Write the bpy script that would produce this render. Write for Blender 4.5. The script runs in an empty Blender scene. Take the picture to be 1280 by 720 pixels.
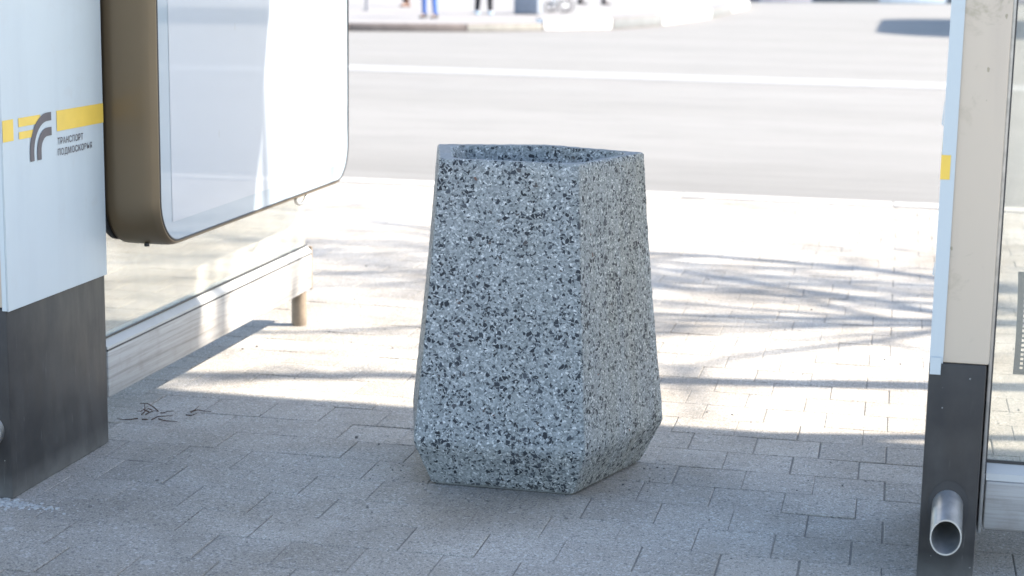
import bpy, bmesh, math, random
from mathutils import Vector, Matrix, noise
rng = random.Random(7)
S = bpy.context.scene
COL = S.collection
PI = math.pi
rad = math.radians

# ------------------------------------------------------------------ helpers
class MB:
    """collects polygons and links them as ONE mesh object"""
    def __init__(self): self.v = []; self.f = []; self.m = []
    def quad(self, pts, m=0):
        n = len(self.v); self.v += [tuple(p) for p in pts]; self.f.append(tuple(range(n, n+len(pts)))); self.m.append(m)
    def box(self, x0, x1, y0, y1, z0, z1, m=0):
        n = len(self.v)
        self.v += [(x0,y0,z0),(x1,y0,z0),(x1,y1,z0),(x0,y1,z0),(x0,y0,z1),(x1,y0,z1),(x1,y1,z1),(x0,y1,z1)]
        for q in ((3,2,1,0),(4,5,6,7),(0,1,5,4),(1,2,6,5),(2,3,7,6),(3,0,4,7)):
            self.f.append(tuple(n+i for i in q)); self.m.append(m)
    def prism(self, pts, z0, z1, m=0):
        """pts: ccw xy outline"""
        n = len(self.v); k = len(pts)
        self.v += [(p[0],p[1],z0) for p in pts] + [(p[0],p[1],z1) for p in pts]
        self.f.append(tuple(n+i for i in reversed(range(k)))); self.m.append(m)
        self.f.append(tuple(n+k+i for i in range(k))); self.m.append(m)
        for i in range(k):
            j = (i+1) % k; self.f.append((n+i, n+j, n+k+j, n+k+i)); self.m.append(m)
    def loft(self, rings, cap0=True, cap1=True, m=0):
        n = len(self.v); k = len(rings[0])
        for r in rings: self.v += [tuple(p) for p in r]
        for a in range(len(rings)-1):
            for i in range(k):
                j = (i+1) % k
                self.f.append((n+a*k+i, n+a*k+j, n+(a+1)*k+j, n+(a+1)*k+i)); self.m.append(m)
        if cap0: self.f.append(tuple(n+i for i in reversed(range(k)))); self.m.append(m)
        if cap1:
            b = n+(len(rings)-1)*k; self.f.append(tuple(b+i for i in range(k))); self.m.append(m)
    def tube(self, pts, radii, seg=12, caps=True, m=0):
        pts = [Vector(p) for p in pts]
        if not isinstance(radii, (list, tuple)): radii = [radii]*len(pts)
        rings = []; up = None
        for i, p in enumerate(pts):
            d = (pts[min(i+1, len(pts)-1)] - pts[max(i-1, 0)]).normalized()
            if up is None:
                up = Vector((0,0,1)) if abs(d.z) < .9 else Vector((1,0,0))
            a = d.cross(up).normalized(); b = a.cross(d).normalized(); up = b
            rings.append([p + radii[i]*(math.cos(2*PI*k/seg)*a - math.sin(2*PI*k/seg)*b) for k in range(seg)])
        self.loft(rings, caps, caps, m)
    def build(self, name, mats, parent=None, smooth=False, bevel=0, loc=None, recalc=True, segs=2):
        me = bpy.data.meshes.new(name); 
        o0 = Vector(loc) if loc else Vector((0,0,0))
        me.from_pydata([tuple(Vector(p)-o0) for p in self.v], [], self.f)
        if not isinstance(mats, (list, tuple)): mats = [mats]
        for mt in mats: me.materials.append(mt)
        me.polygons.foreach_set('material_index', self.m)
        bm = bmesh.new(); bm.from_mesh(me)
        if recalc:
            bmesh.ops.remove_doubles(bm, verts=bm.verts, dist=1e-6)
            bmesh.ops.recalc_face_normals(bm, faces=bm.faces)
        if bevel:
            es = [e for e in bm.edges if len(e.link_faces) == 2 and e.calc_face_angle(0) > .35]
            bmesh.ops.bevel(bm, geom=es, offset=bevel, segments=segs, profile=.5, affect='EDGES', clamp_overlap=True)
        bm.to_mesh(me); bm.free()
        if smooth or bevel:
            for p in me.polygons: p.use_smooth = True
            try: me.set_sharp_from_angle(angle=rad(40))
            except Exception: pass
        o = bpy.data.objects.new(name, me); COL.objects.link(o); o.location = o0
        if parent is not None:
            o.parent = parent
            w = Vector((0,0,0)); p = parent
            while p is not None: w += Vector(p.location); p = p.parent
            o.location = o0 - w
        return o

def tag(o, label=None, cat=None, group=None, kind=None):
    if label: o['label'] = label
    if cat: o['category'] = cat
    if group: o['group'] = group
    if kind: o['kind'] = kind
    return o
def thing(name, label, cat, loc=(0,0,0), group=None):
    o = bpy.data.objects.new(name, None); COL.objects.link(o); o.location = loc
    o.empty_display_size = .1
    return tag(o, label, cat, group)

# ------------------------------------------------------------------ material helpers
class NT:
    def __init__(self, name):
        self.mat = bpy.data.materials.new(name); self.mat.use_nodes = True
        self.t = self.mat.node_tree; self.t.nodes.clear()
        self.out = self.n('ShaderNodeOutputMaterial')
    def n(self, typ, **kw):
        nd = self.t.nodes.new(typ)
        for k, v in kw.items(): setattr(nd, k, v)
        return nd
    def put(self, sock, v):
        if hasattr(v, 'is_linked') or isinstance(v, bpy.types.NodeSocket): self.t.links.new(v, sock)
        elif v is not None:
            if isinstance(v, (tuple, list)) and len(v) == 3 and sock.type == 'RGBA': v = (*v, 1)
            sock.default_value = v
    def coord(self, which='Object', scale=None):
        c = self.n('ShaderNodeTexCoord').outputs[which] if which != 'World' else self.n('ShaderNodeNewGeometry').outputs['Position']
        if scale is not None:
            mp = self.n('ShaderNodeMapping'); mp.inputs['Scale'].default_value = scale
            self.put(mp.inputs['Vector'], c); c = mp.outputs[0]
        return c
    def noise(self, vec, scale, detail=4, rough=.55, dist=0):
        nd = self.n('ShaderNodeTexNoise'); self.put(nd.inputs['Vector'], vec)
        nd.inputs['Scale'].default_value = scale; nd.inputs['Detail'].default_value = detail
        nd.inputs['Roughness'].default_value = rough; nd.inputs['Distortion'].default_value = dist
        return nd.outputs['Fac']
    def voro(self, vec, scale, feature='F1', rnd=1):
        nd = self.n('ShaderNodeTexVoronoi'); nd.feature = feature; self.put(nd.inputs['Vector'], vec)
        nd.inputs['Scale'].default_value = scale; nd.inputs['Randomness'].default_value = rnd
        return nd
    def ramp(self, fac, stops, interp='LINEAR'):
        nd = self.n('ShaderNodeValToRGB'); cr = nd.color_ramp; cr.interpolation = interp
        while len(cr.elements) < len(stops): cr.elements.new(.5)
        for e, (p, c) in zip(cr.elements, stops):
            e.position = p; e.color = (c, c, c, 1) if not isinstance(c, (tuple, list)) else (*c, 1)
        self.put(nd.inputs['Fac'], fac); return nd.outputs['Color']
    def mix(self, fac, a, b, mode='MIX'):
        nd = self.n('ShaderNodeMix'); nd.data_type = 'RGBA'; nd.blend_type = mode
        self.put(nd.inputs[0], fac); self.put(nd.inputs[6], a); self.put(nd.inputs[7], b); return nd.outputs[2]
    def math(self, op, a, b=None, c=None, clamp=False):
        nd = self.n('ShaderNodeMath', operation=op); nd.use_clamp = clamp
        self.put(nd.inputs[0], a)
        if b is not None: self.put(nd.inputs[1], b)
        if c is not None: self.put(nd.inputs[2], c)
        return nd.outputs[0]
    def sep(self, vec):
        nd = self.n('ShaderNodeSeparateXYZ'); self.put(nd.inputs[0], vec); return nd.outputs
    def bump(self, h, strength=.3, dist=.002, normal=None):
        nd = self.n('ShaderNodeBump'); nd.inputs['Strength'].default_value = strength; nd.inputs['Distance'].default_value = dist
        self.put(nd.inputs['Height'], h)
        if normal is not None: self.put(nd.inputs['Normal'], normal)
        return nd.outputs[0]
    def bsdf(self, color, rough=.6, metal=0, normal=None, coat=0, coat_rough=.03, spec=.5):
        nd = self.n('ShaderNodeBsdfPrincipled')
        self.put(nd.inputs['Base Color'], color); self.put(nd.inputs['Roughness'], rough); self.put(nd.inputs['Metallic'], metal)
        self.put(nd.inputs['Coat Weight'], coat); nd.inputs['Coat Roughness'].default_value = coat_rough
        nd.inputs['Specular IOR Level'].default_value = spec
        if normal is not None: self.put(nd.inputs['Normal'], normal)
        self.t.links.new(nd.outputs[0], self.out.inputs['Surface']); return nd

def plain(name, col, rough=.6, metal=0, var=.15, scale=30, coat=0):
    m = NT(name); c = m.coord('Object')
    f = m.noise(c, scale, 4)
    d = tuple(x*(1-var) for x in col); l = tuple(min(1, x*(1+var)) for x in col)
    m.bsdf(m.ramp(f, [(.3, d), (.7, l)]), rough, metal, coat=coat); return m.mat

# ------------------------------------------------------------------ materials
M = {}
def mk_aggregate():
    m = NT('exposed_aggregate_concrete'); c = m.coord('Object')
    # warp so that chips are angular but not regular
    w = m.n('ShaderNodeTexNoise'); m.put(w.inputs['Vector'], c); w.inputs['Scale'].default_value = 120; w.inputs['Detail'].default_value = 2
    vm = m.n('ShaderNodeVectorMath', operation='MULTIPLY_ADD'); m.put(vm.inputs[0], w.outputs['Color']); vm.inputs[1].default_value = (.0075,.0075,.0075); m.put(vm.inputs[2], c)
    cw = vm.outputs[0]
    fine = m.voro(cw, 265); 
    fr = m.sep(fine.outputs['Color'])
    base = m.ramp(fr[0], [(0,(.10,.112,.116)),(.14,(.17,.186,.190)),(.42,(.243,.262,.265)),(.82,(.315,.334,.338)),(.94,(.43,.445,.448)),(1,(.60,.61,.61))])
    edge = m.ramp(m.voro(cw, 265, 'DISTANCE_TO_EDGE').outputs['Distance'], [(0,.0),(.09,1)])
    base = m.mix(edge, m.mix(.55, base, (.15,.165,.17)), base)
    # dark chips: whole angular voronoi cells, thinned in patches
    w2 = m.n('ShaderNodeTexNoise'); m.put(w2.inputs['Vector'], c); w2.inputs['Scale'].default_value = 70; w2.inputs['Detail'].default_value = 3
    vm2 = m.n('ShaderNodeVectorMath', operation='MULTIPLY_ADD'); m.put(vm2.inputs[0], w2.outputs['Color']); vm2.inputs[1].default_value = (.014,.014,.014); m.put(vm2.inputs[2], c)
    cb = vm2.outputs[0]
    dens = m.noise(c, 11, 3, .6)
    def chips(scale, lim, slope, edge_min, edge_var):
        cc_ = m.voro(cb, scale); q = m.sep(cc_.outputs['Color']); ed = m.voro(cb, scale, 'DISTANCE_TO_EDGE').outputs['Distance']
        sel = m.math('GREATER_THAN', q[1], m.math('MULTIPLY_ADD', dens, -slope, lim))
        return m.math('MULTIPLY', sel, m.math('GREATER_THAN', ed, m.math('MULTIPLY_ADD', q[2], edge_var, edge_min))), q
    dk, bs = chips(108, 1.205, .84, .05, .15)
    dk2, b2 = chips(205, 1.17, .60, .03, .10)
    dkk = m.math('MAXIMUM', dk, dk2)
    chip = m.ramp(bs[0], [(0,(.012,.015,.020)),(.6,(.028,.034,.043)),(.95,(.06,.068,.08)),(.992,(.07,.06,.055)),(1,(.13,.07,.055))])
    col = m.mix(dkk, base, chip)
    # brownish vertical weathering
    st = m.noise(m.coord('Object', (14, 14, 1.2)), 1, 4, .6)
    xyz = m.sep(c)
    side = m.ramp(xyz[0], [(.0,0),(.2,1)])
    stf = m.math('MULTIPLY', m.ramp(st, [(.42,0),(.66,.75)]), m.math('MULTIPLY_ADD', side, .85, .06))
    col = m.mix(stf, col, m.mix(1, col, (.95,.89,.78), 'MULTIPLY'))
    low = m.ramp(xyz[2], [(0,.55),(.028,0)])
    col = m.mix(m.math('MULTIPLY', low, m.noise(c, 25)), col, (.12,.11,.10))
    h = m.math('ADD', m.math('MULTIPLY', m.math('SUBTRACT', 1, fine.outputs['Distance']), .6), m.math('MULTIPLY', dkk, .25))
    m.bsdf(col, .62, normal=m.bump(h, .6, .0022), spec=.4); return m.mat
M['agg'] = mk_aggregate()

def mk_cutrim():
    m = NT('cast_concrete_rim'); c = m.coord('Object')
    f = m.noise(c, 140, 5, .7); g = m.noise(c, 18, 3)
    col = m.mix(m.ramp(g,[(.35,0),(.7,.6)]), m.ramp(f, [(.3,(.11,.122,.132)),(.5,(.185,.20,.21)),(.7,(.27,.285,.295))]), (.20,.20,.19))
    m.bsdf(col, .8, normal=m.bump(f, .4, .002)); return m.mat
M['rim'] = mk_cutrim()

def mk_pavers():
    m = NT('concrete_pavers'); c = m.coord('World')
    at = m.n('ShaderNodeAttribute'); at.attribute_name = 'tint'
    t = at.outputs['Fac']
    base = m.ramp(t, [(0,(.252,.234,.208)),(.5,(.312,.291,.260)),(1,(.366,.343,.308))])
    gr = m.noise(c, 300, 3, .85)
    col = m.mix(.8, base, m.ramp(gr, [(.34,.20),(.5,.5),(.66,.82)]), 'OVERLAY')
    vo = m.voro(c, 230); vs = m.sep(vo.outputs['Color'])
    col = m.mix(m.math('MULTIPLY', m.math('GREATER_THAN', vs[0], .9), .5), col, (.52,.51,.49))
    col = m.mix(m.math('MULTIPLY', m.math('LESS_THAN', vs[1], .1), .55), col, (.10,.10,.10))
    st = m.noise(c, 2.3, 5, .62, .4)
    col = m.mix(m.ramp(st, [(.40,.0),(.66,.55)]), col, m.mix(1, col, (.66,.60,.52), 'MULTIPLY'))
    st2 = m.noise(c, 7.5, 4, .6)
    col = m.mix(m.ramp(st2, [(.55,0),(.75,.35)]), col, (.19,.175,.155))
    st3 = m.noise(c, 1.15, 4, .55, .8)
    col = m.mix(m.ramp(st3, [(.5,0),(.68,.5)]), col, m.mix(1, col, (.60,.57,.53), 'MULTIPLY'))
    gum = m.voro(c, 2.6); gs = m.sep(gum.outputs['Color'])
    gd = m.math('MULTIPLY', m.math('LESS_THAN', m.math('ADD', gum.outputs['Distance'], m.math('MULTIPLY', m.noise(c, 60, 2), .03)), .050), m.math('GREATER_THAN', gs[0], .45))
    col = m.mix(m.math('MULTIPLY', gd, .32), col, (.46,.45,.43))
    h = m.math('ADD', m.math('MULTIPLY', gr, .7), m.math('MULTIPLY', st2, 1.3))
    m.bsdf(col, .8, normal=m.bump(h, .45, .002), spec=.35); return m.mat
M['paver'] = mk_pavers()

def mk_joint():
    m = NT('joint_sand'); c = m.coord('World')
    f = m.noise(c, 160, 3, .7); g = m.noise(c, 5, 3)
    m.bsdf(m.mix(m.ramp(g,[(.42,0),(.58,1)]), m.ramp(f,[(.3,(.135,.127,.115)),(.7,(.20,.19,.17))]), m.ramp(f,[(.3,(.16,.145,.12)),(.7,(.27,.25,.22))])), .95, normal=m.bump(f,.5,.003)); return m.mat
M['joint'] = mk_joint()

def mk_road():
    m = NT('worn_asphalt'); c = m.coord('World')
    f = m.noise(c, 260, 2, .8); xyz = m.sep(c)
    lane = m.noise(m.coord('World', (.05, .55, 1)), 1, 4, .6)
    patch = m.noise(m.coord('World', (.12, .8, 1)), 1, 5, .6, .3)
    col = m.ramp(lane, [(.3,(.164,.158,.147)),(.5,(.176,.170,.159)),(.7,(.188,.182,.171))])
    col = m.mix(.5, col, m.ramp(f,[(.3,.35),(.7,.66)]), 'OVERLAY')
    col = m.mix(m.ramp(patch, [(.5,0),(.75,.3)]), col, (.132,.129,.123))
    gut = m.ramp(m.math('ADD', m.math('SUBTRACT', xyz[1], 8.5), m.math('MULTIPLY', patch, 2.2)), [(0,0),(.9,0),(1.0,0)])
    dirt = m.noise(m.coord('World', (.5, 3.2, 1)), 1, 5, .65)
    near = m.math('SUBTRACT', 1, m.math('MULTIPLY', m.math('SUBTRACT', xyz[1], 8.5), .27), clamp=True)
    col = m.mix(m.math('MULTIPLY', near, m.ramp(dirt,[(.40,.12),(.62,.75)])), col, (.108,.103,.094))
    mot = m.noise(m.coord('World', (1.1, 2.6, 1)), 1, 6, .7)
    col = m.mix(m.ramp(mot,[(.45,0),(.7,.4)]), col, (.128,.124,.115))
    m.bsdf(col, .85, normal=m.bump(f, .35, .004), spec=.3); return m.mat
M['road'] = mk_road()

def mk_roadpaint():
    m = NT('worn_road_paint'); c = m.coord('World')
    f = m.noise(c, 14, 5, .7)
    m.bsdf(m.ramp(f,[(.32,(.185,.18,.172)),(.62,(.275,.27,.26))]), .7); return m.mat
M['paint'] = mk_roadpaint()

def mk_farpave():
    m = NT('far_paving'); c = m.coord('World')
    f = m.noise(c, 1.2, 5, .6); g = m.noise(c, 40, 3, .7)
    br = m.n('ShaderNodeTexBrick'); m.put(br.inputs['Vector'], c); br.inputs['Scale'].default_value = 1
    br.inputs['Brick Width'].default_value = .6; br.inputs['Row Height'].default_value = .3; br.inputs['Mortar Size'].default_value = .006
    br.inputs['Color1'].default_value = (.205,.195,.188,1); br.inputs['Color2'].default_value = (.19,.18,.172,1); br.inputs['Mortar'].default_value = (.14,.13,.12,1)
    col = m.mix(m.ramp(f,[(.4,0),(.7,.5)]), br.outputs['Color'], (.165,.155,.148))
    m.bsdf(m.mix(.4, col, m.ramp(g,[(.3,.35),(.7,.65)]), 'OVERLAY'), .85); return m.mat
M['farpave'] = mk_farpave()

M['earth'] = plain('bare_ground', (.22,.20,.17), .95, var=.25, scale=.6)

def mk_panel(name, col, grime=(.5,.47,.42), amt=.4, rough=.35, speck=True):
    m = NT(name); c = m.coord('World')
    st = m.noise(m.coord('World', (7, 7, .9)), 1.6, 5, .6)
    col2 = m.mix(m.math('MULTIPLY', m.ramp(st,[(.5,0),(.75,1)]), amt), col, tuple(a*b for a, b in zip(col, (.88,.88,.9))))
    if speck:
        sp = m.voro(m.coord('World', (26, 26, 13)), 1); ss = m.sep(sp.outputs['Color'])
        d = m.math('ADD', sp.outputs['Distance'], m.math('MULTIPLY', m.noise(c, 240, 2), .10))
        k = m.math('MULTIPLY', m.math('LESS_THAN', d, .105), m.math('GREATER_THAN', ss[0], .45))
        col2 = m.mix(m.math('MULTIPLY', k, .6), col2, grime)
    sm = m.noise(c, 16, 6, .7, .5); sm2 = m.noise(c, 4.5, 2)
    col2 = m.mix(m.math('MULTIPLY', m.math('MULTIPLY', m.ramp(sm,[(.56,0),(.66,1)]), m.ramp(sm2,[(.45,0),(.6,1)])), amt*.55), col2, grime)
    rn = m.noise(c, 11, 4)
    m.bsdf(col2, m.ramp(rn,[(.3,rough*.8),(.7,rough*1.25)]), spec=.45, normal=m.bump(m.noise(c, 5, 2), .08, .004)); return m.mat
M['vinyl'] = mk_panel('pale_blue_white_vinyl', (.465,.515,.535), (.42,.43,.43), .5)
M['beige'] = mk_panel('dirty_warm_grey_aluminium', (.53,.455,.37), (.19,.17,.10), .9, .45)
M['pale'] = mk_panel('pale_aluminium', (.42,.42,.41), (.4,.38,.33), .7, .4)

def mk_black():
    m = NT('dusty_black_cladding'); c = m.coord('World'); z = m.sep(c)[2]
    st = m.noise(m.coord('World', (26, 26, 5)), 1, 5, .65)
    bl = m.noise(c, 9, 5, .6)
    col = m.ramp(bl, [(.3,(.026,.025,.026)),(.7,(.046,.043,.041))])
    zf = m.math('MULTIPLY_ADD', z, -3.2, 1.25, clamp=True)
    col = m.mix(m.math('MULTIPLY', m.math('MULTIPLY', m.ramp(st,[(.40,0),(.85,.35)]), m.ramp(bl,[(.35,.2),(.7,1)])), zf), col, (.16,.16,.16))
    foot = m.math('MULTIPLY_ADD', z, -14, .75, clamp=True)
    col = m.mix(m.math('MULTIPLY', foot, m.noise(c, 22, 4)), col, (.24,.235,.22))
    scr = m.noise(m.coord('World', (85, 85, 9)), 1, 3, .7); scm = m.noise(c, 6, 3)
    col = m.mix(m.math('MULTIPLY', m.math('MULTIPLY', m.ramp(scr,[(.63,0),(.72,.8)]), m.ramp(scm,[(.42,0),(.6,1)])), zf), col, (.17,.17,.165))
    sp = m.voro(c, 46); ss = m.sep(sp.outputs['Color'])
    k = m.math('MULTIPLY', m.math('LESS_THAN', sp.outputs['Distance'], m.math('MULTIPLY_ADD', ss[1], .075, .015)), m.math('GREATER_THAN', ss[0], .74))
    col = m.mix(m.math('MULTIPLY', k, .7), col, (.32,.32,.31))
    m.bsdf(col, m.ramp(st,[(.3,.42),(.7,.6)]), spec=.32, normal=m.bump(bl,.15,.002)); return m.mat
M['black'] = mk_black()
M['bronze'] = plain('bronze_lacquered_frame', (.165,.122,.074), .40, .4, .05, 3)
M['gasket'] = plain('dark_rubber_gasket', (.03,.03,.032), .5, 0, .1)
M['steel'] = plain('dull_steel', (.46,.46,.455), .42, .9, .18, 45)
M['yellow'] = plain('yellow_vinyl', (.72,.49,.08), .4, 0, .05, 20)
M['ink'] = plain('dark_grey_vinyl', (.085,.075,.085), .45, 0, .08, 20)

def mk_display(name, col):
    m = NT(name); c = m.coord('World')
    f = m.noise(c, 5, 4, .6); sp = m.voro(m.coord('World', (20,20,9)), 1); ss = m.sep(sp.outputs['Color'])
    k = m.math('MULTIPLY', m.math('LESS_THAN', sp.outputs['Distance'], .09), m.math('GREATER_THAN', ss[0], .72))
    cc = m.mix(m.math('MULTIPLY', k, .5), m.mix(m.ramp(f,[(.45,0),(.75,.25)]), col, tuple(x*.93 for x in col)), (.36,.36,.36))
    m.bsdf(cc, .45, coat=1, coat_rough=.012, spec=.3); return m.mat
M['display'] = mk_display('glazed_white_display', (.31,.37,.42))
M['sheet'] = mk_display('white_backlit_sheet', (.41,.44,.48))

def mk_glass(name='shelter_glass', tint=(.94,.945,.915)):
    m = NT(name); c = m.coord('World')
    lw = m.n('ShaderNodeLayerWeight'); lw.inputs['Blend'].default_value = .5
    sch = m.math('MULTIPLY_ADD', m.math('POWER', lw.outputs['Facing'], 5), .96, .04)
    tr = m.n('ShaderNodeBsdfTransparent'); tr.inputs[0].default_value = (*tint, 1)
    gl = m.n('ShaderNodeBsdfGlossy'); gl.inputs['Roughness'].default_value = .015; gl.inputs[0].default_value = (1,1,1,1)
    mx = m.n('ShaderNodeMixShader'); m.put(mx.inputs[0], sch); m.t.links.new(tr.outputs[0], mx.inputs[1]); m.t.links.new(gl.outputs[0], mx.inputs[2])
    df = m.n('ShaderNodeBsdfDiffuse'); df.inputs[0].default_value = (.60,.585,.52,1)
    du = m.noise(m.coord('World', (9,9,3)), 1, 5, .65); sm = m.noise(c, 55, 3, .7)
    fac = m.math('MULTIPLY_ADD', m.math('MULTIPLY', m.ramp(du,[(.35,.25),(.75,1)]), m.ramp(sm,[(.3,.6),(.7,1)])), .20, .10)
    m2 = m.n('ShaderNodeMixShader'); m.put(m2.inputs[0], fac); m.t.links.new(mx.outputs[0], m2.inputs[1]); m.t.links.new(df.outputs[0], m2.inputs[2])
    m.t.links.new(m2.outputs[0], m.out.inputs['Surface']); return m.mat
M['glass'] = mk_glass()

def mk_rail():
    m = NT('scuffed_aluminium_rail'); c = m.coord('World')
    sc = m.noise(m.coord('World', (3, 3, 130)), 1, 4, .7); g = m.noise(c, 14, 5, .65)
    col = m.ramp(sc, [(.3,(.22,.205,.19)),(.5,(.33,.315,.30)),(.7,(.39,.375,.36))])
    col = m.mix(m.ramp(g,[(.5,0),(.72,.5)]), col, (.21,.185,.16))
    m.bsdf(col, .5, spec=.45, normal=m.bump(sc,.15,.001)); return m.mat
M['rail'] = mk_rail()
M['legmetal'] = plain('stained_galvanised_leg', (.27,.215,.16), .55, .2, .25, 25)
M['roof'] = plain('opaque_roof_panel', (.30,.31,.32), .6, 0, .1, 4)
M['bark'] = plain('tree_bark', (.10,.085,.07), .9, 0, .3, 18)
M['concrete'] = plain('plain_concrete', (.36,.34,.31), .85, 0, .15, 12)
M['kerb_dark'] = plain('dirty_brown_kerb', (.145,.12,.11), .85, 0, .2, 5)
M['kerb_tan'] = plain('tan_kerb', (.235,.225,.20), .85, 0, .15, 5)
M['kerb_white'] = plain('white_painted_kerb', (.78,.78,.77), .7, 0, .06, 5)
M['kerb_grey'] = plain('grey_kerb', (.15,.157,.16), .85, 0, .12, 5)
M['kerb_lav'] = plain('lavender_grey_kerb', (.24,.23,.27), .85, 0, .12, 5)
M['kerb_teal'] = plain('dark_kerb', (.045,.06,.075), .85, 0, .15, 5)
M['kerb_blue'] = plain('pale_blue_kerb', (.30,.36,.42), .85, 0, .12, 5)
M['skin'] = plain('skin', (.50,.33,.25), .5, 0, .05)
M['denim'] = plain('blue_denim', (.07,.15,.42), .85, 0, .25, 60)
M['blackcloth'] = plain('black_cloth', (.018,.018,.022), .9, 0, .2, 60)
M['brown'] = plain('brown_leather', (.13,.065,.045), .6, 0, .2, 40)
M['greycloth'] = plain('grey_cloth', (.22,.22,.24), .9, 0, .15, 60)
M['beigecloth'] = plain('beige_cloth', (.42,.36,.29), .9, 0, .1, 60)
M['blueshoe'] = plain('pale_blue_shoe', (.30,.44,.55), .7, 0, .1, 60)
M['hair'] = plain('dark_hair', (.03,.02,.015), .6, 0, .2, 90)
M['bluegrey'] = plain('blue_grey_paint', (.20,.225,.27), .5, 0, .08, 9)
M['whitemetal'] = plain('white_enamel', (.78,.78,.78), .4, 0, .03)
M['rubber'] = plain('black_rubber', (.025,.025,.027), .7, 0, .1)
M['twig'] = plain('dry_twig', (.055,.03,.022), .9, 0, .3, 80)
M['mortar'] = plain('crumbled_mortar', (.36,.36,.35), .95, 0, .25, 90)
M['stone'] = plain('grit', (.16,.15,.14), .9, 0, .4, 90)

# ------------------------------------------------------------------ ground, pavement, road
g = MB(); g.quad([(-400,-400,-.135),(400,-400,-.135),(400,600,-.135),(-400,600,-.135)])
tag(g.build('ground', M['earth']), kind='structure')

ROAD_Y = 8.53
sub = MB(); sub.box(-30, 30, -6, ROAD_Y-.16, -.13, -.0024)
tag(sub.build('pavement_bed', M['joint'], recalc=False), kind='structure')

def build_pavers():
    v = []; f = []; tint = []
    PX, PY = .1497, .1432; gap = .0023
    x_even = -.354; y0 = 3.500
    j0 = int(math.floor((-4 - y0)/PY)); j1 = int(math.ceil((ROAD_Y-.17 - y0)/PY)) - 1
    for j in range(j0, j1+1):
        ya = y0 + j*PY; yb = ya + PY
        off = -.190 if j % 2 == 0 else -.283     # half-bond rows
        i0 = int((-9 - off)/PX); i1 = int((7 - off)/PX)
        for i in range(i0, i1):
            r = random.Random(i*7919 + j*104729)
            xa = off + i*PX + r.uniform(-.0015,.0015); xb = off + (i+1)*PX + r.uniform(-.0015,.0015)
            gg = gap*r.choice([.25,.35,.5,.7,1,1.1]) ; 
            dz = r.gauss(0, .0005); tx = r.gauss(0, .0035); ty = r.gauss(0, .0035)
            cx, cy = (xa+xb)/2, (ya+yb)/2
            def P(x, y, z): return (x, y, z + (tx*(x-cx) + ty*(y-cy) + dz if z > -.01 else 0))
            n = len(v); ch = .0016; e = gg/2; cz = -.0012
            o = [(xa+e,ya+e),(xb-e,ya+e),(xb-e,yb-e),(xa+e,yb-e)]
            q = [(xa+e+ch,ya+e+ch),(xb-e-ch,ya+e+ch),(xb-e-ch,yb-e-ch),(xa+e+ch,yb-e-ch)]
            v += [(a[0],a[1],-.02) for a in o] + [P(a[0],a[1],cz) for a in o] + [P(a[0],a[1],0) for a in q]
            f.append((n+8,n+9,n+10,n+11))
            for k in range(4):
                l = (k+1) % 4
                f.append((n+4+k,n+4+l,n+8+l,n+8+k)); f.append((n+k,n+l,n+4+l,n+4+k))
            t = min(1, max(0, r.gauss(.5,.11))); tint += [t]*9
    me = bpy.data.meshes.new('pavement'); me.from_pydata(v, [], f); me.materials.append(M['paver'])
    a = me.attributes.new('tint', 'FLOAT', 'FACE'); a.data.foreach_set('value', tint)
    o = bpy.data.objects.new('pavement', me); COL.objects.link(o); return tag(o, kind='structure')
build_pavers()

nk = MB()
x = -30.0
while x < 30:
    nk.box(x+.004, x+.996, ROAD_Y-.155, ROAD_Y, -.13, .004 + rng.uniform(-.003,.003)); x += 1.0
tag(nk.build('kerb', M['concrete'], bevel=.004), kind='structure')

rd = MB(); rd.quad([(-120,ROAD_Y,-.12),(120,ROAD_Y,-.12),(120,160,-.12),(-120,160,-.12)])
tag(rd.build('road', M['road'], recalc=False), kind='structure')
ln = MB()
def strip(x0, y0, x1, y1, w, n=1):
    ln.quad([(x0,y0-w/2,-.116),(x1,y1-w/2,-.116),(x1,y1+w/2,-.116),(x0,y0+w/2,-.116)])
strip(-40, 19.6, 30, 19.0, .95)
strip(2.6, 52.2, 60, 54, 1.6)
tag(ln.build('road_marking', M['paint'], recalc=False), kind='structure')

# far kerb (curves into the side street) and far pavement
KB = [(-40,22.5),(-14,27.4),(-9.26,29.2),(-7.45,30.2),(-6.35,31.55),(-5.32,33.0),(-4.73,35.7),(-4.36,41.4),(-4.38,46.8),(-4.4,52),(-5.5,62),(-9,80)]
KM = ['kerb_tan','kerb_dark','kerb_dark','kerb_tan','kerb_white','kerb_grey','kerb_white','kerb_grey','kerb_white','kerb_grey','kerb_white']
KH = [.02,.02,.02,.02,.10,.10,.11,.10,.11,.1,.1]
kb = MB(); names = sorted(set(KM)); 
for i in range(len(KB)-1):
    a = Vector((*KB[i],0)); b = Vector((*KB[i+1],0)); d = (b-a).normalized(); nl = Vector((-d.y, d.x, 0))
    L = (b-a).length; k = max(1, round(L/2.2)) if KM[i] not in ('kerb_dark',) else max(1, round(L/2.0))
    a = a + d*.006; b = b - d*.006
    w = .22
    kb.prism([a[:2], b[:2], (b+nl*w)[:2], (a+nl*w)[:2]], -.125, KH[i], names.index(KM[i]))
tag(kb.build('kerb', [M[n] for n in names], bevel=.02), kind='structure')
fp = MB(); fp.quad([(p[0]-.12, p[1]+.1, 0) for p in KB] + [(-9,130,0),(-60,130,0),(-60,22.5,0)])
fo = fp.build('pavement', M['farpave'], recalc=False); tag(fo, kind='structure')
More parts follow.
